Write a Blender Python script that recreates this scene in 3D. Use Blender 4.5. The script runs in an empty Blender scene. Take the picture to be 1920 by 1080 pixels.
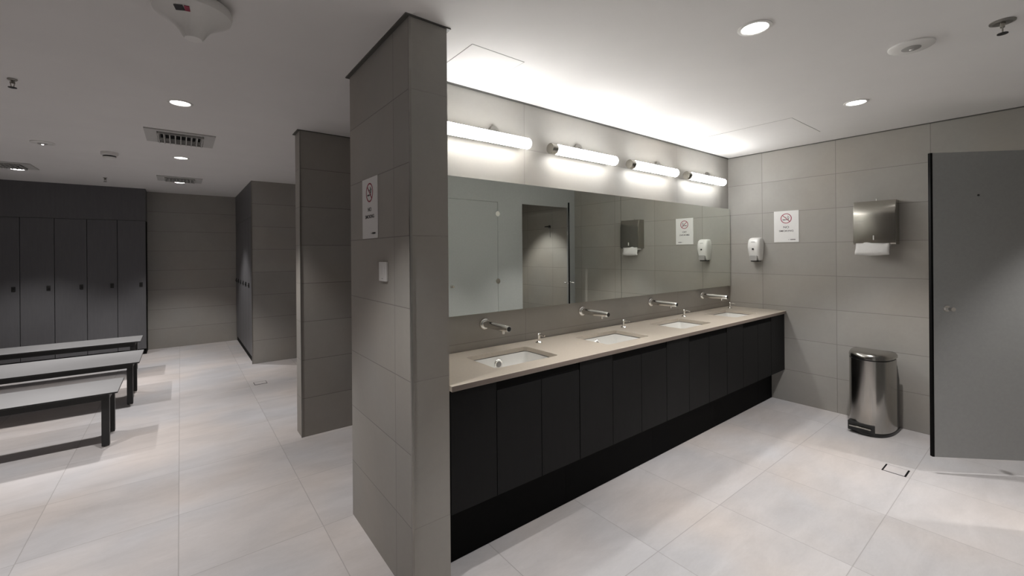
import bpy, bmesh, math, random
from mathutils import Vector, Matrix
random.seed(7)
PI = math.pi
SC = bpy.context.scene
COL = SC.collection

# ---------------------------------------------------------------- camera
F_PX, CY, TH, ROLL, EYE = 799.0, 474.6, math.radians(37.9), math.radians(-0.445), 1.425
cam_data = bpy.data.cameras.new('camera')
cam_data.sensor_width = 36.0
cam_data.lens = F_PX / 1920 * 36.0
cam_data.shift_y = -(540 - CY) / 1920
cam_data.clip_start = 0.02
cam = bpy.data.objects.new('camera', cam_data)
COL.objects.link(cam)
U = Vector((math.cos(TH), -math.sin(TH), 0))
V = Vector((0, 0, 1))
FW = Vector((math.sin(TH), math.cos(TH), 0))
right = math.cos(ROLL) * U + math.sin(ROLL) * V
up = -math.sin(ROLL) * U + math.cos(ROLL) * V
m = Matrix((right, up, -FW)).transposed().to_4x4()
m.translation = (0, 0, EYE)
cam.matrix_world = m
SC.camera = cam

# ---------------------------------------------------------------- world, exposure
w = bpy.data.worlds.new('world'); SC.world = w
w.use_nodes = True
w.node_tree.nodes['Background'].inputs[0].default_value = (0.5, 0.5, 0.5, 1)
w.node_tree.nodes['Background'].inputs[1].default_value = 0.0
SC.view_settings.view_transform = 'Standard'
SC.view_settings.look = 'None'
SC.view_settings.gamma = 1
SC.view_settings.use_curve_mapping = False
SC.view_settings.exposure = 0.62
SC.cycles.use_denoising = True
SC.cycles.sample_clamp_indirect = 4
SC.cycles.blur_glossy = 0.6
SC.cycles.max_bounces = 10
SC.cycles.diffuse_bounces = 6
TUBE_E = 17.5        # emission of the vanity tubes
SPOT_W = 60.0        # power of a recessed downlight
SPOT_L = 61.0

H = 2.4
XR, YV, XA, XB, YC, YD, YO = 4.546, 2.135, 0.74, 0.913, 1.62, 2.39, -0.124

# ---------------------------------------------------------------- materials
def new_mat(name):
    mt = bpy.data.materials.new(name); mt.use_nodes = True
    nt = mt.node_tree; b = nt.nodes['Principled BSDF']
    return mt, nt, b

def ramp(nt, src, stops):
    r = nt.nodes.new('ShaderNodeValToRGB')
    e = r.color_ramp.elements
    e[0].position, e[0].color = stops[0][0], (*stops[0][1], 1)
    e[1].position, e[1].color = stops[-1][0], (*stops[-1][1], 1)
    for p, c in stops[1:-1]:
        x = e.new(p); x.color = (*c, 1)
    nt.links.new(src, r.inputs[0])
    return r.outputs[0]

def noise(nt, vec, scale, detail=4, rough=0.6, dist=0.0, sc=(1, 1, 1)):
    mp = nt.nodes.new('ShaderNodeMapping'); mp.inputs['Scale'].default_value = sc
    nt.links.new(vec, mp.inputs['Vector'])
    n = nt.nodes.new('ShaderNodeTexNoise')
    n.inputs['Scale'].default_value = scale; n.inputs['Detail'].default_value = detail
    n.inputs['Roughness'].default_value = rough; n.inputs['Distortion'].default_value = dist
    nt.links.new(mp.outputs[0], n.inputs['Vector'])
    return n.outputs['Fac']

def simple(name, col, rough=0.5, metal=0.0, var=0.04, scale=30, bump=0.0, coat=0.0, aniso=None, spec=0.5):
    mt, nt, b = new_mat(name)
    b.inputs['Specular IOR Level'].default_value = spec
    tc = nt.nodes.new('ShaderNodeTexCoord').outputs['Object']
    sc = aniso or (1, 1, 1)
    n = noise(nt, tc, scale, 3, 0.6, 0, sc)
    lo = tuple(max(0, c * (1 - var)) for c in col); hi = tuple(min(1, c * (1 + var)) for c in col)
    nt.links.new(ramp(nt, n, [(0.3, lo), (0.7, hi)]), b.inputs['Base Color'])
    b.inputs['Roughness'].default_value = rough; b.inputs['Metallic'].default_value = metal
    if coat: b.inputs['Coat Weight'].default_value = coat
    if bump:
        bp = nt.nodes.new('ShaderNodeBump'); bp.inputs['Strength'].default_value = bump
        bp.inputs['Distance'].default_value = 0.002
        nt.links.new(n, bp.inputs['Height']); nt.links.new(bp.outputs[0], b.inputs['Normal'])
    return mt

def math_node(nt, op, a, b=None, c=None):
    n = nt.nodes.new('ShaderNodeMath'); n.operation = op
    for i, v in enumerate((a, b, c)):
        if v is None: continue
        if isinstance(v, (int, float)): n.inputs[i].default_value = v
        else: nt.links.new(v, n.inputs[i])
    return n.outputs[0]

def tile_mat(name, axes, size, off, base, grout, gw=0.0016, gdark=0.7, rough=0.5, var=0.06, mott=0.12, streak=(1, 1, 1), warm=0.02):
    """tiles laid in the plane of two world axes; base colour mottled like cement"""
    mt, nt, b = new_mat(name)
    pos = nt.nodes.new('ShaderNodeNewGeometry').outputs['Position']
    sp = nt.nodes.new('ShaderNodeSeparateXYZ'); nt.links.new(pos, sp.inputs[0])
    masks, cells = [], []
    for ax, s, o in zip(axes, size, off):
        c = sp.outputs['XYZ'.index(ax)]
        t = math_node(nt, 'DIVIDE', math_node(nt, 'SUBTRACT', c, o), s)
        cells.append(math_node(nt, 'FLOOR', t))
        fr = math_node(nt, 'FRACT', t)
        d = math_node(nt, 'MULTIPLY', math_node(nt, 'MINIMUM', fr, math_node(nt, 'SUBTRACT', 1.0, fr)), s)
        mr = nt.nodes.new('ShaderNodeMapRange')
        nt.links.new(d, mr.inputs[0])
        mr.inputs[1].default_value = gw * 0.5; mr.inputs[2].default_value = gw * 1.6
        mr.inputs[3].default_value = 1; mr.inputs[4].default_value = 0
        masks.append(mr.outputs[0])
    mask = math_node(nt, 'MAXIMUM', masks[0], masks[1])
    cb = nt.nodes.new('ShaderNodeCombineXYZ')
    nt.links.new(cells[0], cb.inputs[0]); nt.links.new(cells[1], cb.inputs[1])
    wn = nt.nodes.new('ShaderNodeTexWhiteNoise'); nt.links.new(cb.outputs[0], wn.inputs['Vector'])
    # shift the noise per tile so the mottling breaks at the joints
    sh = nt.nodes.new('ShaderNodeVectorMath'); sh.operation = 'MULTIPLY_ADD'
    nt.links.new(wn.outputs['Color'], sh.inputs[0]); sh.inputs[1].default_value = (7, 7, 7)
    nt.links.new(pos, sh.inputs[2])
    n1 = noise(nt, sh.outputs[0], 2.2, 5, 0.62, 0.4, streak)
    n2 = noise(nt, sh.outputs[0], 38, 4, 0.7, 0, streak)
    f = math_node(nt, 'ADD', math_node(nt, 'MULTIPLY', math_node(nt, 'SUBTRACT', n1, 0.5), mott * 2.2),
                  math_node(nt, 'MULTIPLY', math_node(nt, 'SUBTRACT', n2, 0.5), mott * 0.6))
    f = math_node(nt, 'ADD', f, math_node(nt, 'MULTIPLY', math_node(nt, 'SUBTRACT', wn.outputs['Value'], 0.5), var))
    f = math_node(nt, 'ADD', f, 1.0)
    sc = nt.nodes.new('ShaderNodeVectorMath'); sc.operation = 'SCALE'
    n3 = noise(nt, pos, 1.3, 2, 0.5, 0.2)
    wc = ramp(nt, n3, [(0.35, (base[0] * (1 + warm), base[1], base[2] * (1 - warm))), (0.65, (base[0] * (1 - warm), base[1], base[2] * (1 + warm)))])
    nt.links.new(wc, sc.inputs[0]); nt.links.new(f, sc.inputs['Scale'])
    mx = nt.nodes.new('ShaderNodeMix'); mx.data_type = 'RGBA'
    nt.links.new(math_node(nt, 'MULTIPLY', mask, gdark), mx.inputs[0])
    nt.links.new(sc.outputs[0], mx.inputs[6]); mx.inputs[7].default_value = (*grout, 1)
    nt.links.new(mx.outputs[2], b.inputs['Base Color'])
    b.inputs['Roughness'].default_value = rough
    b.inputs['Specular IOR Level'].default_value = 0.3
    bp = nt.nodes.new('ShaderNodeBump'); bp.inputs['Strength'].default_value = 0.25; bp.inputs['Distance'].default_value = 0.002
    nt.links.new(math_node(nt, 'SUBTRACT', math_node(nt, 'MULTIPLY', n2, 0.15), mask), bp.inputs['Height'])
    nt.links.new(bp.outputs[0], b.inputs['Normal'])
    return mt

TILE = (0.365, 0.347, 0.318); GR = (0.14, 0.132, 0.122)
M = {}
M['floor'] = tile_mat('floor_tile', 'XY', (0.6, 0.6), (-0.015, 0.58), (0.56, 0.53, 0.525), (0.26, 0.24, 0.235), 0.0018, 0.5, 0.42, 0.06, 0.2, (1, 2.8, 1), 0.035)
M['tile_right'] = tile_mat('grey_tile_yz', 'YZ', (0.6, 0.3), (0.604, 0.0), TILE, GR)
M['tile_vanity'] = tile_mat('grey_tile_xz', 'XZ', (1.8, 0.3), (1.77, 0.0), TILE, GR, gdark=0.45)
M['tile_x'] = tile_mat('grey_tile_front', 'XZ', (1.2, 0.3), (0.741, 0.0), TILE, GR, 0.0018, 0.8)
M['tile_col'] = tile_mat('grey_tile_end', 'XZ', (1.2, 0.6), (0.5, 0.3), TILE, GR, 0.0012, 0.3)
M['tile_y'] = tile_mat('grey_tile_side', 'YZ', (0.6, 0.3), (0.59, 0.0), TILE, GR)
M['ceiling'] = simple('ceiling_paint', (0.78, 0.765, 0.755), 0.75, var=0.015, scale=3)
M['laminate'] = simple('grey_laminate', (0.34, 0.345, 0.34), 0.5, var=0.03, scale=60, spec=0.2)
M['locker'] = simple('locker_laminate', (0.125, 0.124, 0.131), 0.45, var=0.05, scale=50, aniso=(1, 1, 0.1), spec=0.3)
M['cab'] = simple('cabinet_laminate', (0.012, 0.012, 0.0122), 0.55, var=0.08, scale=40, aniso=(1, 1, 0.15), spec=0.12)
M['black'] = simple('black_recess', (0.004, 0.004, 0.004), 0.7, var=0.1, spec=0.1)
M['black_metal'] = simple('black_powder_coat', (0.012, 0.012, 0.012), 0.4, var=0.1, scale=200)
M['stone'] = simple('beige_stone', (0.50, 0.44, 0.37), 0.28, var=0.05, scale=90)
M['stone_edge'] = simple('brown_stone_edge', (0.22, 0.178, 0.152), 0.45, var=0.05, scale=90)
M['ceramic'] = simple('white_ceramic', (0.86, 0.85, 0.82), 0.12, var=0.005, coat=0.4)
M['chrome'] = simple('chrome', (0.82, 0.81, 0.79), 0.1, 1.0, var=0.02)
M['steel'] = simple('brushed_steel', (0.42, 0.405, 0.38), 0.2, 1.0, var=0.08, scale=25, aniso=(20, 20, 0.3))
M['steel_dark'] = simple('satin_steel', (0.36, 0.345, 0.31), 0.22, 1.0, var=0.05, scale=25, aniso=(1, 1, 20))
M['mirror'] = simple('mirror_glass', (0.84, 0.865, 0.82), 0.0, 1.0, var=0.0)
M['white_plastic'] = simple('white_plastic', (0.80, 0.79, 0.77), 0.3, var=0.01)
M['grey_plastic'] = simple('grey_plastic', (0.36, 0.35, 0.34), 0.4, var=0.02)
M['dark_plastic'] = simple('dark_plastic', (0.02, 0.02, 0.02), 0.35, var=0.05)
M['paper'] = simple('paper_towel', (0.82, 0.81, 0.79), 0.8, var=0.02, scale=120, bump=0.2)
M['sign'] = simple('sign_board', (0.80, 0.79, 0.78), 0.45, var=0.01)
M['ink'] = simple('black_ink', (0.02, 0.018, 0.022), 0.5, var=0.02)
M['red'] = simple('dark_red_ink', (0.32, 0.03, 0.07), 0.5, var=0.03)
M['bench'] = simple('bench_laminate', (0.31, 0.307, 0.312), 0.4, var=0.06, scale=12, aniso=(0.6, 14, 1))
M['trim'] = simple('dark_metal_trim', (0.10, 0.098, 0.09), 0.45, 0.3, var=0.04)
M['trim_light'] = simple('aluminium_trim', (0.30, 0.29, 0.27), 0.35, 0.8, var=0.04)
M['vent'] = simple('vent_paint', (0.52, 0.515, 0.50), 0.6, var=0.02)
M['seam'] = simple('seam_shadow_gap', (0.30, 0.295, 0.29), 0.8, var=0.02)

def emit(name, col, s):
    mt, nt, b = new_mat(name)
    b.inputs['Base Color'].default_value = (0.8, 0.8, 0.8, 1)
    b.inputs['Emission Color'].default_value = (*col, 1)
    b.inputs['Emission Strength'].default_value = s
    return mt
M['tube'] = emit('lit_tube', (1.0, 0.995, 0.975), TUBE_E)
M['led'] = emit('lit_lens', (1.0, 0.97, 0.94), 6.0)
M['led_small'] = emit('lit_pinpoint', (1.0, 0.97, 0.94), 3.0)

# ---------------------------------------------------------------- mesh helpers
def box(bm, x0, x1, y0, y1, z0, z1, bev=0.0):
    r = bmesh.ops.create_cube(bm, size=1)
    vs = r['verts']
    for v in vs:
        v.co = Vector(((x0 + x1) / 2 + v.co.x * (x1 - x0), (y0 + y1) / 2 + v.co.y * (y1 - y0), (z0 + z1) / 2 + v.co.z * (z1 - z0)))
    if bev:
        es = list({e for v in vs for e in v.link_edges})
        bmesh.ops.bevel(bm, geom=es, offset=bev, segments=2, affect='EDGES', profile=0.5)

def cone(bm, p0, p1, r0, r1=None, seg=24, cap=True):
    p0, p1 = Vector(p0), Vector(p1); r1 = r0 if r1 is None else r1
    d = p1 - p0
    rot = d.to_track_quat('Z', 'Y').to_matrix().to_4x4()
    mt = Matrix.Translation((p0 + p1) / 2) @ rot
    bmesh.ops.create_cone(bm, cap_ends=cap, segments=seg, radius1=r0, radius2=r1, depth=d.length, matrix=mt)

def lathe(bm, prof, c, axis='Z', seg=32, sx=1, sy=1):
    rings = []
    for r, h in prof:
        ring = []
        for i in range(seg):
            a = 2 * PI * i / seg
            p = Vector((r * math.cos(a) * sx, r * math.sin(a) * sy, h))
            if axis == 'Y': p = Vector((p.x, p.z, p.y))
            if axis == 'X': p = Vector((p.z, p.y, p.x))
            ring.append(bm.verts.new(Vector(c) + p))
        rings.append(ring)
    for a, b in zip(rings, rings[1:]):
        for i in range(seg):
            j = (i + 1) % seg
            bm.faces.new((a[i], a[j], b[j], b[i]))
    bm.faces.new(rings[0]); bm.faces.new(rings[-1])

def loft(bm, loops, cap0=True, cap1=True):
    rings = [[bm.verts.new(p) for p in lp] for lp in loops]
    n = len(rings[0])
    for a, b in zip(rings, rings[1:]):
        for i in range(n):
            j = (i + 1) % n
            bm.faces.new((a[i], a[j], b[j], b[i]))
    if cap0: bm.faces.new(rings[0])
    if cap1: bm.faces.new(rings[-1])

def rrect(x0, x1, y0, y1, r, seg=5):
    pts = []
    for cx, cy, a0 in ((x1 - r, y1 - r, 0), (x0 + r, y1 - r, 90), (x0 + r, y0 + r, 180), (x1 - r, y0 + r, 270)):
        for i in range(seg + 1):
            a = math.radians(a0 + 90 * i / seg)
            pts.append((cx + r * math.cos(a), cy + r * math.sin(a)))
    return pts

def prism(bm, pts, ax, a0, a1):
    """2D outline extruded along ax"""
    def mk(p, h):
        return {'Z': (p[0], p[1], h), 'Y': (p[0], h, p[1]), 'X': (h, p[0], p[1])}[ax]
    loft(bm, [[mk(p, a0) for p in pts], [mk(p, a1) for p in pts]])

def obj(name, bm, mat, parent=None, smooth=False, local=False, bevel=0.0):
    bmesh.ops.recalc_face_normals(bm, faces=bm.faces)
    if parent is not None and not local:
        bmesh.ops.translate(bm, verts=bm.verts, vec=-parent.location)
    me = bpy.data.meshes.new(name); bm.to_mesh(me); bm.free()
    for mm in (mat if isinstance(mat, (list, tuple)) else [mat]): me.materials.append(M[mm])
    o = bpy.data.objects.new(name, me); COL.objects.link(o)
    if parent is not None: o.parent = parent
    if smooth:
        for p in me.polygons: p.use_smooth = True
        me.set_sharp_from_angle(angle=math.radians(40))
    if bevel:
        md = o.modifiers.new('bevel', 'BEVEL'); md.width = bevel; md.segments = 2; md.limit_method = 'ANGLE'
    return o

def sub(name, bm, mat, part, smooth=True):
    """sub-part: its parent part sits at the thing's own origin"""
    root = part.parent
    bmesh.ops.translate(bm, verts=bm.verts, vec=-root.location)
    return obj(name, bm, mat, part, smooth, local=True)

def NB(): return bmesh.new()
def bx(*a, **k):
    bm = NB(); box(bm, *a, **k); return bm

def thing(name, label, cat, loc=(0, 0, 0), group=None):
    o = bpy.data.objects.new(name, None); COL.objects.link(o)
    o.location = loc; o.empty_display_size = 0.1
    o['label'] = label; o['category'] = cat
    if group: o['group'] = group
    return o

def struct(name, bm, mat, label=None, parent=None, **k):
    o = obj(name, bm, mat, parent, **k)
    if parent is None: o['kind'] = 'structure'
    if label: o['label'] = label
    return o

def dup(root, loc, label, group=None):
    r = root.copy(); COL.objects.link(r); r.location = loc; r['label'] = label
    if group: r['group'] = group
    for ch in list(root.children):
        if ch.type == 'LIGHT' or True:
            c = ch.copy(); COL.objects.link(c); c.parent = r
            for g in ch.children:
                d = g.copy(); COL.objects.link(d); d.parent = c
    return r

def tiled_box(name, x0, x1, y0, y1, z0, z1, mx, my, label=None):
    """wall block: faces looking along X get mx, faces looking along Y get my"""
    bm = bx(x0, x1, y0, y1, z0, z1)
    bm.normal_update()
    for f in bm.faces:
        f.material_index = 0 if abs(f.normal.x) > 0.5 else 1
    return struct(name, bm, [mx, my], label)

# ---------------------------------------------------------------- shell
struct('floor', bx(-3.4, XR + 0.15, -2.1, 8.65, -0.1, 0), 'floor')
struct('ceiling', bx(-3.4, XR + 0.15, -2.1, 8.65, H, H + 0.1), 'ceiling')
tiled_box('wall_right', XR, XR + 0.15, -2.1, 8.65, 0, H, 'tile_right', 'tile_x')
tiled_box('wall_back', -3.4, XR, 8.506, 8.65, 0, H, 'tile_y', 'tile_x')
tiled_box('wall_left', -3.55, -3.4, -2.1, 8.65, 0, H, 'tile_y', 'tile_x')
tiled_box('wall_front', -3.4, 0.3, -2.1, -1.95, 0, H, 'tile_y', 'tile_x')
tiled_box('wall_entry', 0.3, 0.42, -2.1, YO - 0.02, 0, H, 'tile_y', 'tile_x')
tiled_box('wall_vanity', XB, XR, YV, YD, 0, H, 'tile_y', 'tile_vanity')
col = tiled_box('wall_divider', XA, XB, YC, YD, 0, H, 'tile_y', 'tile_col')
tiled_box('wall_middle', XA, XR, 3.631, 3.802, 0, H, 'tile_y', 'tile_x')
tiled_box('wall_far', 0.737, XR, 6.488, 6.53, 0, H, 'tile_y', 'tile_x')
# metal corner profiles of the three wall ends
def corner(nm, x, y, parent):
    bm = NB(); box(bm, x - 0.004, x + 0.005, y - 0.004, y + 0.005, 0, H - 0.012)
    return obj(nm, bm, 'trim_light', parent)
for (x, y, par, d) in ((XA, YC, col, 0), (XA, 3.631, bpy.data.objects['wall_middle'], 0), (0.737, 6.488, bpy.data.objects['wall_far'], 0)):
    corner('corner_trim', x, y, par)
# shadow-gap edge strips where the walls meet the ceiling
def ringtrim(n, x0, x1, y0, y1, o=0.018):
    bm = NB()
    box(bm, x0 - o, x1 + o, y0 - o, y1 + o, H - 0.006, H + 0.02)
    struct('trim_%d' % n, bm, 'trim')
ringtrim(1, XA, XB, YC + 0.012, YD)
ringtrim(2, XA, XR - 0.03, 3.645, 3.79)
def striptrim(n, x0, x1, y0, y1):
    struct('trim_%d' % n, bx(x0, x1, y0, y1, H - 0.007, H + 0.01), 'trim')
striptrim(3, XB + 0.02, XR, YV - 0.012, YV + 0.01)
striptrim(4, XR - 0.008, XR + 0.01, -0.1, YV - 0.013)

# ---------------------------------------------------------------- cubicle front behind the camera (seen in the mirror)
bm = NB()
T0, T1 = YO - 0.02, YO
DX0, DX1, OX0, OX1, DT = 2.43, 3.157, 3.557, 4.4, 2.068
box(bm, 0.42, DX0 - 0.003, T0, T1, 0.0, H)
box(bm, DX1 + 0.003, OX0, T0, T1, 0.0, H)
box(bm, OX1, XR, T0, T1, 0.0, H)
box(bm, DX0 - 0.003, DX1 + 0.003, T0, T1, DT + 0.003, H)
box(bm, OX0, OX1, T0, T1, DT + 0.003, H)
struct('wall_cubicles', bm, 'laminate')
tiled_box('wall_cubicle_side', 3.30, 3.42, -1.5, T0, 0, H, 'tile_y', 'tile_x')
tiled_box('wall_cubicle_back', 3.42, XR, -1.6, -1.48, 0, H, 'tile_y', 'tile_x')

d1 = thing('door_1', 'closed grey cubicle door with two round chrome hinges, seen in the mirror', 'door', (DX1, YO, 0.1))
d1['kind'] = 'structure'
obj('leaf', bx(DX0, DX1 - 0.001, T0 + 0.002, T1, 0.1, DT), 'laminate', d1)
for z in (1.922, 1.074, 0.3):
    bm = NB(); cone(bm, (DX1, YO - 0.001, z), (DX1, YO + 0.006, z), 0.034, 0.032, 28)
    hg = obj('hinge', bm, 'chrome', d1, True)
bm = NB(); cone(bm, (2.489, YO, 1.04), (2.489, YO + 0.012, 1.04), 0.02, 0.018)
cone(bm, (2.489, YO + 0.012, 1.04), (2.489, YO + 0.045, 1.04), 0.008, 0.012)
obj('knob', bm, 'chrome', d1, True)

# open door: local x runs from the hinge to the free edge
hx, hy = 4.392, -0.100
fx, fy = 3.781, 0.509
L = math.hypot(fx - hx, fy - hy)
d2 = thing('door_2', 'dark grey cubicle door standing half open at the right of the photo', 'door', (hx, hy, 0.107))
d2['kind'] = 'structure'
d2.rotation_euler = (0, 0, math.atan2(fy - hy, fx - hx))
obj('leaf', bx(0, L - 0.012, -0.009, 0.009, 0, 1.935), 'laminate', d2, local=True)
obj('edge_strip', bx(L - 0.012, L, -0.0095, 0.0095, 0, 1.935), 'black', d2, local=True)
bm = NB()
kz = 1.052 - 0.107
for s in (1, -1):
    cone(bm, (L - 0.085, 0.009 * s, kz), (L - 0.085, 0.016 * s, kz), 0.021, 0.019)
    cone(bm, (L - 0.085, 0.016 * s, kz), (L - 0.085, 0.06 * s, kz), 0.008, 0.013)
obj('knob', bm, 'chrome', d2, True, local=True)
bm = NB()
box(bm, L - 0.066, L - 0.012, 0.009, 0.0105, kz - 0.016, kz + 0.016, 0.0005)
obj('latch_plate', bm, 'laminate', d2, local=True)
bm = NB(); cone(bm, (L - 0.27, 0.009, 1.66), (L - 0.27, 0.012, 1.66), 0.006)
obj('screw_cap', bm, 'dark_plastic', d2, local=True)
for z in (0.25, 1.6):
    bm = NB(); cone(bm, (0.0, -0.014, z), (0.0, 0.014, z), 0.034, 0.034, 28)
    obj('hinge', bm, 'chrome', d2, True, local=True)

# small black hook on the tiled wall inside the cubicle
t = thing('wall_hook', 'small black hook rod on the tiled cubicle wall, seen through the doorway in the mirror', 'hook', (XR, -0.66, 1.83))
bm = NB(); cone(bm, (XR, -0.66, 1.83), (XR - 0.008, -0.66, 1.83), 0.025); obj('rose', bm, 'dark_plastic', t, True)
bm = NB(); cone(bm, (XR - 0.008, -0.66, 1.83), (XR - 0.06, -0.68, 1.83), 0.008); cone(bm, (XR - 0.06, -0.70, 1.83), (XR - 0.06, -0.58, 1.835), 0.008)
obj('arm', bm, 'dark_plastic', t, True)
bm = NB(); cone(bm, (XR - 0.012, -0.655, 1.82), (XR - 0.012, -0.64, 1.67), 0.006, 0.004); obj('rod', bm, 'grey_plastic', t, True)

# ---------------------------------------------------------------- vanity: cabinets, worktop, basins
CT0, CT1, CF = 0.830, 0.855, 1.60
YF = 1.615
def cabinet(x0, k, label, left=None):
    xl = left if left else x0
    t = thing('vanity_cabinet', label, 'cabinet', (x0, YF, 0.0), 'black cabinets under the worktop')
    bm = NB(); yb = YV - 0.002; zt = CT0 - 0.002
    for c in ((xl, xl + 0.016, YF + 0.02, yb, 0.295, zt), (x0 + 0.823, x0 + 0.839, YF + 0.02, yb, 0.295, zt), (xl, x0 + 0.839, YF + 0.02, yb, 0.295, 0.311), (xl, x0 + 0.839, yb - 0.008, yb, 0.295, zt), (xl, x0 + 0.839, YF + 0.02, YF + 0.036, 0.31, zt)):
        box(bm, *c)
    obj('body', bm, 'cab', t)
    obj('plinth', bx(xl, x0 + 0.839, 1.73, 1.75, 0.0, 0.295), 'black', t)
    g = 0.0016
    obj('fixed_panel', bx(xl + g, x0 + 0.28 - g, YF, YF + 0.018, 0.295, CT0 - 0.006, bev=0.0008), 'cab', t)
    for i in (1, 2):
        obj('door', bx(x0 + 0.28 * i + g, x0 + 0.28 * (i + 1) - (g if i == 1 else g * 2), YF, YF + 0.018, 0.295, 0.785, bev=0.0008), 'cab', t)
    obj('finger_recess', bx(x0 + 0.282, x0 + 0.838, YF + 0.004, YF + 0.0195, 0.787, CT0 - 0.004), 'black', t)
names = ['black vanity cabinet under the first basin, touching the grey tiled divider wall',
         'black vanity cabinet under the second basin from the divider wall',
         'black vanity cabinet under the third basin from the divider wall',
         'black vanity cabinet under the fourth basin, nearest the right wall']
for k in range(4):
    cabinet(0.88 + 0.84 * k, k, names[k], XB + 0.002 if k == 0 else None)
t = thing('filler_panel', 'narrow black filler unit closing the gap between last cabinet and right wall', 'panel', (4.24, YF, 0))
obj('body', bx(4.24, XR - 0.002, YF + 0.02, YV - 0.002, 0.295, CT0 - 0.002), 'cab', t)
obj('plinth', bx(4.24, XR - 0.002, 1.73, 1.75, 0.0, 0.295), 'black', t)
obj('front_panel', bx(4.242, XR - 0.002, YF, YF + 0.018, 0.295, CT0 - 0.006, bev=0.0008), 'cab', t)

TAPX = [1.446, 2.300, 3.147, 3.995]
SW, SY0, SY1 = 0.215, 1.715, 2.005
bm = NB()
def loop_edges(pts):
    vs = [bm.verts.new((p[0], p[1], CT1)) for p in pts]
    return [bm.edges.new((vs[i], vs[(i + 1) % len(vs)])) for i in range(len(vs))]
es = loop_edges([(XB + 0.001, CF), (XR - 0.001, CF), (XR - 0.001, YV - 0.001), (XB + 0.001, YV - 0.001)])
for tx in TAPX: es += loop_edges(rrect(tx - SW, tx + SW, SY0, SY1, 0.022))
r = bmesh.ops.triangle_fill(bm, edges=es, use_beauty=True, use_dissolve=False)
fs = [f for f in bm.faces]
r = bmesh.ops.extrude_face_region(bm, geom=fs)
bmesh.ops.translate(bm, verts=[v for v in r['geom'] if isinstance(v, bmesh.types.BMVert)], vec=(0, 0, CT0 - CT1))
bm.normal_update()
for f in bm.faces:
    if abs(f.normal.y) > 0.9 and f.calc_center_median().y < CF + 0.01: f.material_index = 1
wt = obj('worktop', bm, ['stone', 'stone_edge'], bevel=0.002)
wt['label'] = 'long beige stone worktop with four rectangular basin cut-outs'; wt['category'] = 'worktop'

tx = TAPX[0]
def basin():
    t = thing('basin', 'x', 'basin', (tx, 1.86, 0.70), 'undermount basins in the worktop')
    bm = NB()
    def ring(g, z, r): return [(p[0], p[1], z) for p in rrect(tx - SW + g, tx + SW - g, SY0 + g, SY1 - g, r, 6)]
    loops = [ring(-0.012, CT0 - 0.008, 0.03), ring(0.0, CT0 - 0.008, 0.025), ring(0.006, 0.79, 0.03), ring(0.012, 0.74, 0.035), ring(0.03, 0.712, 0.045), ring(0.07, 0.702, 0.05), ring(0.12, 0.70, 0.02)]
    loft(bm, loops, cap0=False, cap1=True)
    o = obj('bowl', bm, 'ceramic', t, True)
    md = o.modifiers.new('solid', 'SOLIDIFY'); md.thickness = 0.006; md.offset = 1
    bm = NB()
    lathe(bm, [(0.016, 0.002), (0.018, -0.004), (0.026, -0.006), (0.029, -0.003), (0.030, 0.004)], (tx, SY1 - 0.012, 0.784), 'Y')
    rg = obj('overflow_ring', bm, 'chrome', t, True)
    bm = NB()
    for i in range(-2, 3):
        h = math.sqrt(max(0, 0.017 ** 2 - (i * 0.007) ** 2))
        box(bm, tx + i * 0.007 - 0.0015, tx + i * 0.007 + 0.0015, SY1 - 0.018, SY1 - 0.016, 0.784 - h, 0.784 + h)
    cone(bm, (tx, SY1 - 0.0150, 0.784), (tx, SY1 - 0.0135, 0.784), 0.016)
    sub('grille', bm, 'grey_plastic', rg)
    bm = NB(); lathe(bm, [(0.026, 0.0), (0.024, 0.004), (0.012, 0.005)], (tx, 1.86, 0.7005)); obj('waste', bm, 'chrome', t, True)
    return t
ordn = ['first', 'second', 'third', 'fourth']
where = ['nearest the grey divider wall', 'second from the divider wall', 'third from the divider wall', 'nearest the right wall']
def tap():
    t = thing('wall_tap', 'x', 'tap', (tx, YV, 1.0), 'wall-mounted sensor taps')
    bm = NB(); lathe(bm, [(0.036, 0), (0.036, -0.005), (0.033, -0.012), (0.026, -0.016)], (tx, YV, 1.0), 'Y'); obj('wall_flange', bm, 'chrome', t, True)
    bm = NB(); lathe(bm, [(0.021, -0.01), (0.0215, -0.12), (0.019, -0.2), (0.0185, -0.235), (0.016, -0.245)], (tx, YV, 1.0), 'Y'); obj('spout', bm, 'chrome', t, True)
    bm = NB(); cone(bm, (tx, YV - 0.19, 0.987), (tx, YV - 0.19, 0.966), 0.010, 0.009); obj('nozzle', bm, 'chrome', t, True)
    bm = NB(); cone(bm, (tx, YV - 0.2445, 1.0), (tx, YV - 0.2465, 1.0), 0.013, 0.013); obj('sensor_window', bm, 'dark_plastic', t, True)
    return t
def pump():
    px, py = tx + 0.345, 2.03
    t = thing('soap_pump', 'x', 'soap dispenser', (px, py, CT1), 'deck-mounted soap pumps')
    bm = NB(); lathe(bm, [(0.022, 0), (0.022, 0.004), (0.013, 0.009), (0.010, 0.012)], (px, py, CT1)); obj('base', bm, 'chrome', t, True)
    bm = NB(); lathe(bm, [(0.009, 0.01), (0.009, 0.045), (0.011, 0.047), (0.0115, 0.058), (0.008, 0.062)], (px, py, CT1)); obj('pump_head', bm, 'chrome', t, True)
    bm = NB(); cone(bm, (px, py - 0.008, CT1 + 0.053), (px, py - 0.055, CT1 + 0.051), 0.005, 0.004); obj('spout', bm, 'chrome', t, True)
    return t
protos = [basin(), tap(), pump()]
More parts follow.
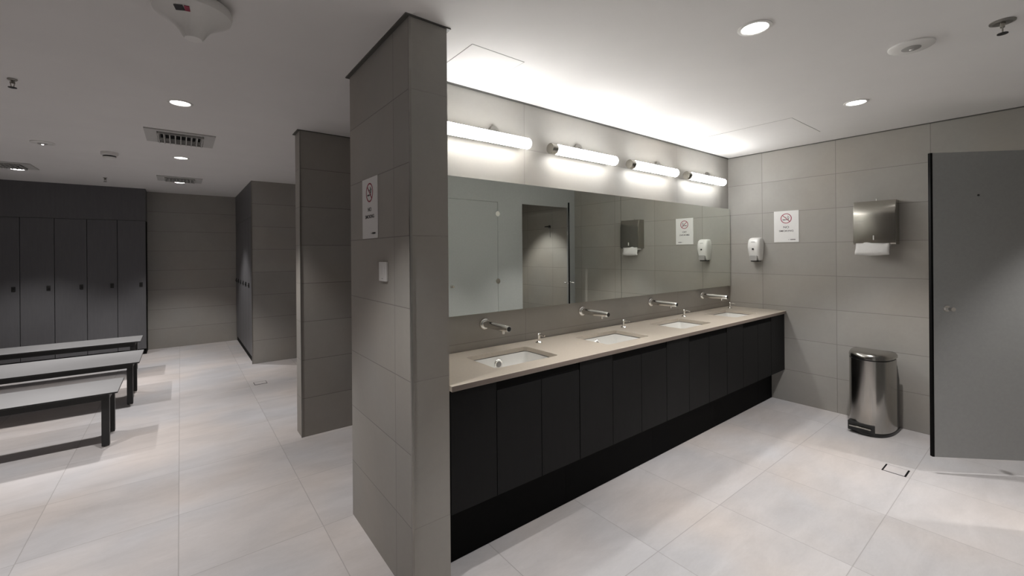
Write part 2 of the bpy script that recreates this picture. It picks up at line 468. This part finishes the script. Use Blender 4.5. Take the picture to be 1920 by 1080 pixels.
for k in range(4):
    dx = TAPX[k] - TAPX[0]
    labs = ['white rectangular undermount basin %s' % where[k],
            'chrome wall spout tap over the basin %s' % where[k],
            'small chrome soap pump on the worktop, right of the basin %s' % where[k]]
    for p, lb in zip(protos, labs):
        if k == 0: p['label'] = lb
        else: dup(p, (p.location.x + dx, p.location.y, p.location.z), lb)

# ---------------------------------------------------------------- mirrors
MZ0, MZ1, MY = 1.068, 1.866, 2.115
for nm, x0, x1, lb in (('wall_mirror', XB + 0.002, 2.7255, 'wide frameless wall mirror reflecting the grey cubicle doors'),
                       ('wall_mirror', 2.7295, XR - 0.012, 'frameless wall mirror at the right, reflecting the towel dispenser')):
    t = thing(nm, lb, 'mirror', ((x0 + x1) / 2, YV, MZ0), 'frameless mirrors over the basins')
    obj('backing', bx(x0 + 0.001, x1 - 0.001, MY + 0.0005, YV, MZ0 + 0.001, MZ1 - 0.001), 'trim', t)
    obj('glass', bx(x0, x1, MY - 0.004, MY, MZ0, MZ1), 'mirror', t)

# ---------------------------------------------------------------- wall tube lamps above the mirror
def tube(x0, x1, bxx, lb):
    zc, yc, r = 2.113, 2.055, 0.034
    t = thing('wall_tube_lamp', lb, 'lamp', ((x0 + x1) / 2, YV, zc), 'tube lamps above the mirror')
    bm = NB(); lathe(bm, [(r * 0.93, 0.03), (r, 0.04), (r, x1 - x0 - 0.014), (r * 0.85, x1 - x0 - 0.004), (r * 0.5, x1 - x0)], (x0, yc, zc), 'X'); obj('tube', bm, 'tube', t, True)
    bm = NB(); lathe(bm, [(r * 0.98, -0.012), (r * 1.05, -0.008), (r * 1.05, 0.034), (r * 0.9, 0.036)], (x0, yc, zc), 'X'); obj('end_cap', bm, 'steel_dark', t, True)
    bm = NB(); cone(bm, (bxx, YV, zc + 0.058), (bxx, YV - 0.02, zc + 0.058), 0.036, 0.033, 24)
    cone(bm, (bxx, YV - 0.012, zc + 0.03), (bxx, yc + 0.02, zc + 0.02), 0.01, 0.01, 16)
    obj('wall_bracket', bm, 'trim_light', t, True)
    # added shield behind the tube, shaped to hold back glow on wall and ceiling
    bm = NB(); out, inn = [], []
    for i in range(13):
        a = math.radians(-44 + 118 * i / 12)
        out.append((yc + (r + 0.0035) * math.cos(a), zc + (r + 0.0035) * math.sin(a)))
        inn.append((yc + (r + 0.0008) * math.cos(a), zc + (r + 0.0008) * math.sin(a)))
    prism(bm, out + inn[::-1], 'X', x0 + 0.02, x1 - 0.012); obj('glow_shield', bm, 'trim_light', t, True)
tl = [(1.085, 1.745, 1.52), (1.935, 2.60, 2.265), (2.775, 3.43, 3.25), (3.60, 4.285, 4.10)]
for k, (a, b_, c) in enumerate(tl):
    tube(a, b_, c, ['lit tube lamp nearest the divider wall, its left end hidden', 'lit tube lamp second from the divider wall',
                    'lit tube lamp third from the divider wall', 'lit tube lamp closest to the right wall corner'][k])

# ---------------------------------------------------------------- items on the right wall
t = thing('paper_towel_dispenser', 'brushed steel paper towel dispenser on the right wall with towel hanging out', 'dispenser', (XR, 0.92, 1.47))
y0, y1, z0, z1, D = 0.786, 1.056, 1.472, 1.826, 0.12
bm = NB()
prof = [(XR, z0), (XR, z1), (XR - D + 0.022, z1), (XR - D + 0.02, z1 - 0.004), (XR - D + 0.003, z1 - 0.08), (XR - D + 0.003, z0 + 0.02), (XR - D + 0.012, z0)]
prism(bm, [(p[0], p[1]) for p in prof], 'Y', y0, y1)
obj('housing', bm, 'steel_dark', t, bevel=0.003)
# slightly bulged front cover
bm = NB()
loops = []
ny = 10
for iz in range(17):
    z = z0 + 0.012 + (z1 - 0.006 - z0 - 0.012) * iz / 16
    row = []
    for iy in range(ny + 1):
        y = y0 + 0.004 + (y1 - y0 - 0.008) * iy / ny
        u_ = 2 * iy / ny - 1; v_ = iz / 16
        row.append(bm.verts.new((XR - D - 0.004 - 0.007 * (1 - u_ * u_) * (1 - (2 * v_ - 1) ** 4) + 0.022 * max(0, (v_ - 0.72) / 0.28) ** 2, y, z)))
    loops.append(row)
for a, b_ in zip(loops, loops[1:]):
    for i in range(ny): bm.faces.new((a[i], a[i + 1], b_[i + 1], b_[i]))
r = bmesh.ops.extrude_face_region(bm, geom=list(bm.faces))
for v in [v for v in r['geom'] if isinstance(v, bmesh.types.BMVert)]: v.co.x = XR - D + 0.024
obj('front_cover', bm, 'steel_dark', t, True)
bm = NB(); box(bm, XR - D - 0.018, XR - D - 0.012, 0.917, 0.924, 1.508, 1.545, 0.001); obj('sight_slot', bm, 'ceramic', t)
bm = NB(); cone(bm, (XR - 0.02, 0.925, z1), (XR - 0.02, 0.925, z1 + 0.022), 0.0025); obj('key_pin', bm, 'steel', t)
bm = NB()
n = 12; rows = []
for j, (dx, dz, wy) in enumerate([(0.005, 0.018, 0.0), (-0.002, -0.005, 0.0), (0.0, -0.03, -0.001), (-0.006, -0.06, -0.004), (0.004, -0.082, -0.006)]):
    row = []
    for i in range(n + 1):
        u_ = i / n
        y = 0.826 + (1.038 - 0.826 - wy) * u_
        x = XR - D - 0.002 + dx + 0.006 * math.sin(u_ * 7 + j) - 0.01 * (j > 1) * math.sin(PI * u_)
        z = z0 + dz - 0.007 * (j == 4) * math.sin(PI * u_)
        row.append(bm.verts.new((x, y, z)))
    rows.append(row)
for a, b_ in zip(rows, rows[1:]):
    for i in range(n): bm.faces.new((a[i], a[i + 1], b_[i + 1], b_[i]))
o = obj('paper_towel', bm, 'paper', t, True)
md = o.modifiers.new('solid', 'SOLIDIFY'); md.thickness = 0.004; md.offset = 0
bm = NB(); box(bm, XR - D + 0.01, XR - 0.03, 0.83, 1.035, z0 - 0.016, z0 + 0.001); obj('paper_stack', bm, 'paper', t)

# white wall soap dispenser
t = thing('soap_dispenser', 'white plastic soap dispenser on the right wall next to the mirror', 'dispenser', (XR, 1.85, 1.33))
ya, yb = 1.792, 1.905
sec = [(1.334, 0.070, 0.80), (1.36, 0.085, 0.86), (1.41, 0.100, 0.94), (1.46, 0.110, 1.0), (1.50, 0.108, 1.0), (1.535, 0.098, 0.95), (1.553, 0.080, 0.82), (1.559, 0.05, 0.6)]
bm = NB(); lps = []
ym_ = (ya + yb) / 2; hw = (yb - ya) / 2
for z, d, s in sec:
    pts = rrect(XR - d, XR + 0.03, ym_ - hw * s, ym_ + hw * s, 0.026 * min(1, d / 0.08), 5)
    lps.append([(min(p[0], XR), p[1], z) for p in pts])
loft(bm, lps)
obj('body', bm, 'white_plastic', t, True)
bm = NB()
prism(bm, rrect(ym_ - 0.034, ym_ + 0.034, 1.332, 1.384, 0.012), 'X', XR - 0.108, XR - 0.06)
obj('push_bar', bm, 'grey_plastic', t, bevel=0.003)
bm = NB(); lathe(bm, [(0.009, 0.0), (0.009, -0.003), (0.006, -0.004)], (XR - 0.1095, ym_, 1.447), 'X', 20, 1.0, 1.0)
obj('level_window', bm, 'dark_plastic', t, True)
bm = NB(); box(bm, XR - 0.1085, XR - 0.106, ym_ - 0.018, ym_ + 0.018, 1.515, 1.519); obj('emblem', bm, 'grey_plastic', t)
bm = NB(); box(bm, XR - 0.075, XR - 0.012, ym_ - 0.036, ym_ + 0.036, 1.322, 1.336, 0.003); obj('nozzle_tray', bm, 'dark_plastic', t)

# ---------------------------------------------------------------- NO SMOKING signs (face -X)
def text(body, size, yc_, zc_, x, root, mat, name, sx=1.0, bold=0.0):
    cu = bpy.data.curves.new(name, 'FONT'); cu.body = body; cu.size = size
    cu.align_x = 'CENTER'; cu.align_y = 'CENTER'; cu.extrude = 0.0003; cu.offset = bold
    cu.materials.append(M[mat])
    o = bpy.data.objects.new(name, cu); COL.objects.link(o)
    o.parent = root
    me = bpy.data.meshes.new_from_object(o); bpy.data.objects.remove(o)
    me.name = name
    o = bpy.data.objects.new(name, me); COL.objects.link(o); o.parent = root
    mm = Matrix(((0, 0, -1), (-1, 0, 0), (0, 1, 0))).to_4x4()
    o.matrix_local = Matrix.Translation((x, yc_, zc_)) @ mm @ Matrix.Diagonal((sx, 1, 1, 1))
    return o
def sign(loc, lb):
    t = thing('no_smoking_sign', lb, 'sign', loc, 'no smoking signs')
    # local frame: origin at the bottom centre on the wall, board towards -X
    W2, HT = 0.105, 0.297
    obj('board', bx(-0.004, 0, -W2, W2, 0, HT, bev=0.0006), 'sign', t, local=True)
    zc = HT - 0.072
    bm = NB()
    n = 48; ro, ri = 0.047, 0.0405
    lp = []
    for r_, x_ in ((ro, -0.004), (ro, -0.0048), (ri, -0.0048), (ri, -0.004)):
        lp.append([(x_, r_ * math.cos(2 * PI * i / n), zc + r_ * math.sin(2 * PI * i / n)) for i in range(n)])
    loft(bm, lp, False, False)
    # slash, upper left (+Y) to lower right (-Y)
    c, s = math.cos(PI / 4), math.sin(PI / 4); hl, hw_ = 0.043, 0.003
    q = [(hl, hw_), (-hl, hw_), (-hl, -hw_), (hl, -hw_)]
    prism(bm, [(a * c - b * s, zc + a * s + b * c) for a, b in q], 'X', -0.0049, -0.004)
    obj('prohibition_ring', bm, 'red', t, local=True)
    bm = NB()
    box(bm, -0.0046, -0.004, 0.002, 0.030, zc - 0.016, zc - 0.009)
    box(bm, -0.0046, -0.004, -0.010, -0.002, zc - 0.016, zc - 0.009)
    box(bm, -0.0046, -0.004, -0.022, -0.018, zc - 0.014, zc - 0.001)
    for (a0, b0, a1, b1) in ((-0.016, -0.004, -0.010, 0.006), (-0.010, 0.006, -0.018, 0.014), (-0.018, 0.014, -0.014, 0.026), (-0.020, -0.001, -0.026, 0.008), (-0.026, 0.008, -0.022, 0.018), (-0.002, 0.008, 0.004, 0.014)):
        cone(bm, (-0.0043, a0, zc + b0), (-0.0043, a1, zc + b1), 0.0016, 0.0016, 6)
    obj('cigarette_symbol', bm, 'ink', t, local=True)
    text('NO', 0.027, 0, HT - 0.156, -0.0043, t, 'ink', 'lettering', 1.15, 0.0002)
    text('SMOKING', 0.024, 0, HT - 0.191, -0.0043, t, 'ink', 'lettering', 1.15, 0.0002)
    bm = NB()
    yy = -0.022
    box(bm, -0.0045, -0.004, yy - 0.001, yy + 0.001, 0.021, 0.027); box(bm, -0.0045, -0.004, yy - 0.003, yy + 0.003, 0.023, 0.025)
    for i in range(6):
        a = yy - 0.013 - i * 0.0072
        box(bm, -0.0045, -0.004, a - 0.0055, a, 0.020, 0.028)
    obj('small_mark', bm, 'ink', t, local=True)
    return t
sign((XR, 1.593, 1.509), 'white NO SMOKING sign on the right wall beside the soap dispenser')
sign((XA, 2.082, 1.503), 'white NO SMOKING sign on the grey tiled divider wall')
t = thing('light_switch', 'white wall switch plate on the divider wall below the sign', 'switch', (XA, 1.906, 1.345))
obj('plate', bx(XA - 0.010, XA, 1.862, 1.950, 1.301, 1.389, bev=0.002), 'white_plastic', t)
for k in (0, 1):
    obj('rocker', bx(XA - 0.013, XA - 0.009, 1.880 + 0.027 * k, 1.904 + 0.027 * k, 1.328, 1.366, bev=0.001), 'white_plastic', t)
obj('marking', bx(XA - 0.0104, XA - 0.0098, 1.90, 1.915, 1.311, 1.314), 'grey_plastic', t)

# ---------------------------------------------------------------- pedal bin
t = thing('pedal_bin', 'brushed steel pedal bin with rounded front standing against the right wall', 'bin', (4.33, 0.92, 0))
def dshape(xf, xb, ya_, yb_, z, n=22, p=2.6):
    """rounded front towards -X, straight back"""
    pts = []
    yc_ = (ya_ + yb_) / 2; h_ = (yb_ - ya_) / 2; dx = xb - xf
    for i in range(n + 1):
        a = PI * i / n - PI / 2
        c, s = math.cos(a), math.sin(a)
        pts.append((xb - dx * abs(c) ** (2 / p), yc_ + h_ * math.copysign(abs(s) ** (2 / p), s), z))
    return pts
BX0, BX1, BY0, BY1 = 4.155, 4.40, 0.782, 1.062
bm = NB(); loft(bm, [dshape(BX0, BX1, BY0, BY1, 0.03), dshape(BX0, BX1, BY0, BY1, 0.575)])
obj('body', bm, 'steel', t, True)
bm = NB(); loft(bm, [dshape(BX0 - 0.006, 4.49, BY0 - 0.006, BY1 + 0.006, 0.0), dshape(BX0 - 0.006, 4.49, BY0 - 0.006, BY1 + 0.006, 0.022), dshape(BX0 + 0.002, 4.485, BY0 + 0.002, BY1 - 0.002, 0.03)])
obj('base_ring', bm, 'dark_plastic', t, True)
bm = NB(); loft(bm, [dshape(4.36, 4.485, BY0 + 0.001, BY1 - 0.001, 0.03, p=8), dshape(4.36, 4.485, BY0 + 0.001, BY1 - 0.001, 0.40, p=8), dshape(4.36, 4.465, BY0 + 0.008, BY1 - 0.008, 0.50, p=8), dshape(4.36, 4.42, BY0 + 0.008, BY1 - 0.008, 0.555, p=8)])
obj('rear_housing', bm, 'dark_plastic', t, True)
bm = NB(); loft(bm, [dshape(BX0 + 0.004, BX1, BY0 + 0.004, BY1 - 0.004, 0.573), dshape(BX0 + 0.004, BX1, BY0 + 0.004, BY1 - 0.004, 0.585)])
obj('collar', bm, 'dark_plastic', t, True)
bm = NB(); loft(bm, [dshape(BX0 - 0.003, BX1 + 0.015, BY0 - 0.003, BY1 + 0.003, 0.585), dshape(BX0 - 0.003, BX1 + 0.015, BY0 - 0.003, BY1 + 0.003, 0.604),
                     dshape(BX0 + 0.006, BX1 + 0.010, BY0 + 0.006, BY1 - 0.006, 0.620), dshape(BX0 + 0.03, BX1 - 0.0, BY0 + 0.025, BY1 - 0.025, 0.630), dshape(BX0 + 0.07, BX1 - 0.02, BY0 + 0.07, BY1 - 0.07, 0.633)])
obj('lid', bm, 'steel', t, True)
bm = NB(); box(bm, BX0 - 0.002, BX0 + 0.06, 0.868, 1.035, 0.018, 0.088, 0.004); obj('pedal_recess', bm, 'dark_plastic', t)
bm = NB(); box(bm, BX0 - 0.028, BX0 + 0.02, 0.885, 1.02, 0.052, 0.062, 0.003); obj('pedal', bm, 'steel', t)

# ---------------------------------------------------------------- floor drains
def drain(x0, x1, y0, y1, lb):
    t = thing('floor_drain', lb, 'drain', ((x0 + x1) / 2, (y0 + y1) / 2, 0), 'tile-insert floor drains')
    bm = NB()
    g = 0.009
    box(bm, x0, x1, y0, y0 + g, 0, 0.0012); box(bm, x0, x1, y1 - g, y1, 0, 0.0012)
    box(bm, x0, x0 + g * 0.5, y0, y1, 0, 0.0012); box(bm, x1 - g * 0.5, x1, y0, y1, 0, 0.0012)
    obj('slot', bm, 'black', t)
    obj('tile_insert', bx(x0 + g * 0.5, x1 - g * 0.5, y0 + g, y1 - g, 0, 0.0022), 'floor', t)
drain(3.583, 3.705, 0.598, 0.717, 'square tile-insert drain in the floor in front of the pedal bin')
drain(0.635, 0.757, 5.42, 5.54, 'square tile-insert drain in the floor of the far locker area')

# ---------------------------------------------------------------- benches
def bench(xr, y0, y1, legs, lb):
    z1 = 0.418; Lb = 2.0
    t = thing('bench', lb, 'bench', (xr - Lb / 2, (y0 + y1) / 2, 0), 'changing room benches')
    obj('seat', bx(xr - Lb, xr, y0, y1, z1 - 0.012, z1, bev=0.0012), ['bench'], t)
    obj('edge_band', bx(xr - Lb - 0.0012, xr + 0.0012, y0 - 0.0012, y1 + 0.0012, z1 - 0.0112, z1 - 0.0022), 'black_metal', t)
    a, b_ = legs
    bm = NB()
    xe = xr - 0.05
    for y in (a, b_):
        box(bm, xr - Lb + 0.05, xe, y - 0.02, y + 0.02, z1 - 0.062, z1 - 0.012)
    for x in (xe - 0.02, xr - Lb + 0.07, xr - Lb / 2):
        box(bm, x - 0.02, x + 0.02, a, b_, z1 - 0.062, z1 - 0.012)
    obj('frame', bm, 'black_metal', t)
    for x in (xe - 0.022, xr - Lb + 0.072):
        for y in (a, b_):
            lg = obj('leg', bx(x - 0.022, x + 0.022, y - 0.022, y + 0.022, 0.014, z1 - 0.06, bev=0.002), 'black_metal', t)
            bm = NB(); cone(bm, (x, y, 0), (x, y, 0.008), 0.02); cone(bm, (x, y, 0.006), (x, y, 0.016), 0.009)
            sub('foot', bm, 'chrome', lg)
bench(-0.375, 4.315, 4.787, (4.385, 4.715), 'black framed bench with pale top, nearest the camera')
bench(-0.315, 5.386, 6.060, (5.475, 5.960), 'wide black framed bench with pale top, middle of the three')
bench(-0.380, 6.696, 7.165, (6.76, 7.10), 'black framed bench with pale top, closest to the back lockers')

# ---------------------------------------------------------------- lockers
LZ = 1.935
struct('trim_5', bx(-3.4, -0.394, 8.151, 8.506, LZ, H - 0.0), 'locker')       # bulkhead above the lockers
struct('trim_6', bx(-3.4, -0.394, 8.17, 8.506, 0.0, 0.08), 'black')
gap = 0.0035
def locker():
    x1 = -0.394; x0 = x1 - 0.306
    t = thing('locker', 'x', 'locker', ((x0 + x1) / 2, 8.151, 0.08), 'lockers along the back wall')
    obj('body', bx(x0, x1, 8.172, 8.503, 0.082, LZ - 0.001), 'black', t)
    obj('door', bx(x0 + gap, x1 - (0.002), 8.151, 8.171, 0.083, LZ - 0.004, bev=0.001), 'locker', t)
    bm = NB(); box(bm, x1 - 0.073, x1 - 0.037, 8.143, 8.151, 0.98, 1.045, 0.003); lt = obj('lock', bm, 'dark_plastic', t)
    bm = NB(); cone(bm, (x1 - 0.055, 8.144, 1.01), (x1 - 0.055, 8.136, 1.01), 0.012, 0.010); sub('lock_knob', bm, 'black_metal', lt)
    return t
lk = locker()
pl = ['right-most dark grey locker in the back wall row', 'second dark grey locker from the right end of the back row',
      'third dark grey locker from the right end of the back row', 'fourth dark grey locker from the right end of the back row',
      'fifth dark grey locker from the right end of the back row', 'dark grey locker cut off by the left edge of the photo']
lk['label'] = pl[0]
for k in range(1, 6):
    dup(lk, (lk.location.x - 0.306 * k, lk.location.y, lk.location.z), pl[k])
# side row on the far block, facing the aisle
struct('trim_7', bx(0.737, 1.2, 6.53, 8.506, LZ, H), 'locker')
struct('trim_8', bx(0.75, 1.2, 6.53, 8.506, 0, 0.08), 'black')
def locker2():
    y0 = 6.533; y1 = y0 + 0.32
    t = thing('locker', 'x', 'locker', (0.737, (y0 + y1) / 2, 0.08), 'lockers along the side of the far wall block')
    obj('body', bx(0.76, 1.2, y0, y1, 0.082, LZ - 0.001), 'black', t)
    obj('door', bx(0.739, 0.759, y0 + gap, y1, 0.083, LZ - 0.004, bev=0.001), 'locker', t)
    bm = NB(); box(bm, 0.728, 0.739, y0 + 0.25, y0 + 0.30, 0.98, 1.045, 0.003); lt = obj('lock', bm, 'dark_plastic', t)
    bm = NB(); cone(bm, (0.729, y0 + 0.275, 1.01), (0.722, y0 + 0.275, 1.01), 0.012, 0.010); sub('lock_knob', bm, 'black_metal', lt)
    return t
l2 = locker2()
pl = ['side-facing locker at the outer corner of the far wall block', 'side-facing locker, second from the outer corner of the far block', 'side-facing locker in the middle of the far block row',
      'side-facing locker, second from the back wall', 'side-facing locker, third closest to the back wall corner', 'side-facing locker touching the back wall']
pl[4] = 'side-facing locker directly before the one touching the back wall'
pl[3] = 'side-facing locker, third from the back wall on the far block'
l2['label'] = pl[0]
for k in range(1, 6):
    dup(l2, (l2.location.x, l2.location.y + 0.3245 * k, l2.location.z), pl[k])

# ---------------------------------------------------------------- ceiling fittings
def spot(loc, parent, W, ang=84, blend=0.5, rad=0.022):
    ld = bpy.data.lights.new('lamp_light', 'SPOT'); ld.energy = W; ld.spot_size = math.radians(ang); ld.spot_blend = blend
    ld.shadow_soft_size = rad; ld.color = (1.0, 0.972, 0.95)
    o = bpy.data.objects.new('lamp_light', ld); COL.objects.link(o); o.parent = parent; o.location = loc
    return o
def downlight(x, y, lb, W=SPOT_W, r=0.055):
    t = thing('downlight', lb, 'ceiling light', (x, y, H), 'recessed round downlights')
    bm = NB()
    n = 32; lp = []
    for rr, z in ((r + 0.012, 0), (r + 0.012, -0.003), (r, -0.005), (r - 0.004, -0.002), (r - 0.004, 0)):
        lp.append([(rr * math.cos(2 * PI * i / n), rr * math.sin(2 * PI * i / n), z) for i in range(n)])
    loft(bm, lp, False, False); obj('rim', bm, 'white_plastic', t, True, local=True)
    bm = NB(); cone(bm, (0, 0, 0), (0, 0, -0.0035), r - 0.003, r - 0.006, 32); obj('lens', bm, 'led', t, local=True)
    spot((0, 0, -0.02), t, W)
    return t
downlight(1.984, 0.812, 'lit round downlight over the aisle before the first tube lamps')
downlight(3.518, 0.818, 'lit round downlight nearest the right tiled wall', SPOT_W)
downlight(0.006, 3.442, 'lit downlight in the locker area, closest of its row', SPOT_L)
downlight(0.012, 5.369, 'lit downlight between the two square ceiling vents', SPOT_L)
downlight(0.0, 7.187, 'lit downlight just behind the far square vent', SPOT_L)
downlight(-1.419, 7.1, 'lit downlight at the left edge beside the cut-off vent', SPOT_L)
downlight(-1.42, 5.3, 'downlight above the benches, left of the frame', SPOT_L)
downlight(-1.42, 3.44, 'downlight above the nearest bench, left of the frame', SPOT_L)
downlight(0.0, 1.45, 'downlight overhead near the camera, out of frame', SPOT_L * 0.7)
downlight(4.0, -0.66, 'downlight inside the open cubicle', 48, 0.045)

def vent(x0, x1, y0, y1, lb):
    t = thing('ceiling_vent', lb, 'vent', ((x0 + x1) / 2, (y0 + y1) / 2, H), 'square ceiling vents')
    fr = 0.075
    bm = NB()
    for a in ((x0, x1, y0, y0 + fr * 0.6), (x0, x1, y1 - fr * 0.6, y1), (x0, x0 + fr, y0 + fr * 0.6, y1 - fr * 0.6), (x1 - fr, x1, y0 + fr * 0.6, y1 - fr * 0.6)):
        box(bm, *a, H - 0.010, H)
    obj('frame', bm, 'vent', t)
    obj('duct_opening', bx(x0 + fr, x1 - fr, y0 + fr * 0.6, y1 - fr * 0.6, H - 0.002, H), 'black', t)
    nb = 9
    for i in range(nb):
        x = x0 + fr + (x1 - x0 - 2 * fr) * (i + 0.5) / nb
        bm = NB()
        tilt = 0.010 * (i - nb / 2) / nb * 2
        pts = [(x - 0.003, H - 0.002), (x + 0.003, H - 0.002), (x + 0.004 + tilt, H - 0.028), (x - 0.002 + tilt, H - 0.028)]
        prism(bm, pts, 'Y', y0 + fr * 0.6, y1 - fr * 0.6)
        obj('blade', bm, 'vent', t)
    for yy in (y0 + fr * 0.6 + 0.02, y1 - fr * 0.6 - 0.12, y1 - fr * 0.6 - 0.02):
        obj('cross_bar', bx(x0 + fr, x1 - fr, yy - 0.002, yy + 0.002, H - 0.024, H - 0.004), 'vent', t)
vent(-0.215, 0.235, 4.235, 4.69, 'square louvred ceiling vent nearest the camera')
vent(-0.222, 0.230, 6.68, 7.08, 'square louvred ceiling vent at the far end of the aisle')
vent(-1.68, -1.235, 6.60, 6.99, 'louvred ceiling vent cut off by the left edge of the photo')

# funnel-shaped unit at the top edge of the photo
t = thing('ceiling_sensor', 'white funnel-shaped ceiling unit with small dark and red label', 'sensor', (0.045, 2.05, H))
bm = NB(); lathe(bm, [(0.10, 0), (0.122, -0.012), (0.128, -0.03), (0.124, -0.048), (0.105, -0.062), (0.078, -0.078), (0.058, -0.096), (0.044, -0.115), (0.035, -0.132), (0.028, -0.140)], (0.045, 2.05, H), seg=48)
obj('shell', bm, 'white_plastic', t, True)
def on_shell(ang, z, tang, nm, mat, w_, h_):
    rr = 0.094
    c = Vector((0.045 + rr * math.cos(ang), 2.05 + rr * math.sin(ang), H + z))
    bm = NB(); box(bm, -w_, w_, -0.0015, 0.0015, -h_, h_)
    bmesh.ops.rotate(bm, cent=(0, 0, 0), matrix=Matrix.Rotation(math.radians(59), 3, 'X'), verts=bm.verts)
    bmesh.ops.rotate(bm, cent=(0, 0, 0), matrix=Matrix.Rotation(ang + PI / 2, 3, 'Z'), verts=bm.verts)
    bmesh.ops.translate(bm, verts=bm.verts, vec=c)
    return obj(nm, bm, mat, t)
on_shell(math.radians(243), -0.070, 0, 'label_plate', 'ink', 0.0145, 0.010)
on_shell(math.radians(258), -0.070, 0, 'red_label', 'red', 0.008, 0.010)

def sprinkler(x, y, lb, ring=0.04, drop=0.05):
    t = thing('sprinkler', lb, 'sprinkler', (x, y, H), 'ceiling sprinklers')
    bm = NB(); lathe(bm, [(ring, 0), (ring, -0.004), (ring * 0.75, -0.008), (ring * 0.45, -0.004)], (x, y, H)); obj('escutcheon', bm, 'trim_light', t, True)
    bm = NB(); cone(bm, (x, y, H - 0.004), (x, y, H - drop * 0.5), 0.010, 0.007)
    for s in (-1, 1): cone(bm, (x + 0.009 * s, y, H - drop * 0.35), (x + 0.004 * s, y, H - drop), 0.0025, 0.0025, 8)
    obj('frame_arms', bm, 'steel_dark', t, True)
    bm = NB(); cone(bm, (x, y, H - drop), (x, y, H - drop - 0.003), 0.017, 0.017); obj('deflector', bm, 'dark_plastic', t, True)
sprinkler(2.785, 0.145, 'chrome ceiling sprinkler in the top right corner of the photo')
sprinkler(-0.72, 3.52, 'dark ceiling sprinkler near the left edge above the benches', 0.02, 0.045)
sprinkler(-0.729, 7.26, 'tiny ceiling sprinkler in front of the back lockers', 0.02, 0.05)
def disc(x, y, r, lb, cat, lit=False):
    t = thing('emergency_light', lb, cat, (x, y, H), 'round flat ceiling discs')
    bm = NB(); lathe(bm, [(r, 0), (r, -0.006), (r * 0.93, -0.010), (r * 0.5, -0.012)], (x, y, H), seg=40); obj('cover', bm, 'white_plastic', t, True)
    bm = NB(); lathe(bm, [(r * 0.42, 0), (r * 0.42, -0.014), (r * 0.3, -0.018)], (x, y, H)); obj('centre_boss', bm, 'grey_plastic', t, True)
    bm = NB(); cone(bm, (x, y, H - 0.017), (x, y, H - 0.022), 0.009, 0.006); obj('lens', bm, 'led_small' if lit else 'white_plastic', t, True)
disc(2.76, 0.43, 0.085, 'flat round white ceiling disc between downlight and sprinkler at right', 'emergency light')
disc(-0.92, 5.32, 0.075, 'flat round ceiling disc with a tiny lit dot at left', 'emergency light', True)
t = thing('smoke_detector', 'white round smoke detector on the ceiling left of the vents', 'smoke detector', (-0.518, 5.47, H))
bm = NB(); lathe(bm, [(0.062, 0), (0.062, -0.028), (0.052, -0.033)], (-0.518, 5.47, H)); obj('base', bm, 'white_plastic', t, True)
bm = NB(); lathe(bm, [(0.046, -0.03), (0.048, -0.047)], (-0.518, 5.47, H)); obj('vent_band', bm, 'dark_plastic', t, True)
bm = NB(); lathe(bm, [(0.050, -0.046), (0.044, -0.058), (0.028, -0.064)], (-0.518, 5.47, H)); obj('cap', bm, 'white_plastic', t, True)
for x0, x1, y0, y1, lb in ((1.08, 1.39, 1.675, 1.985, 'small square access panel in the ceiling beside the divider wall'),
                           (3.54, 4.14, 1.20, 1.82, 'larger square access panel in the ceiling near the right corner')):
    t = thing('access_panel', lb, 'access panel', ((x0 + x1) / 2, (y0 + y1) / 2, H), 'flush ceiling access panels')
    obj('seam', bx(x0 - 0.003, x1 + 0.003, y0 - 0.003, y1 + 0.003, H - 0.0006, H), 'seam', t)
    obj('panel', bx(x0, x1, y0, y1, H - 0.0014, H), 'ceiling', t)
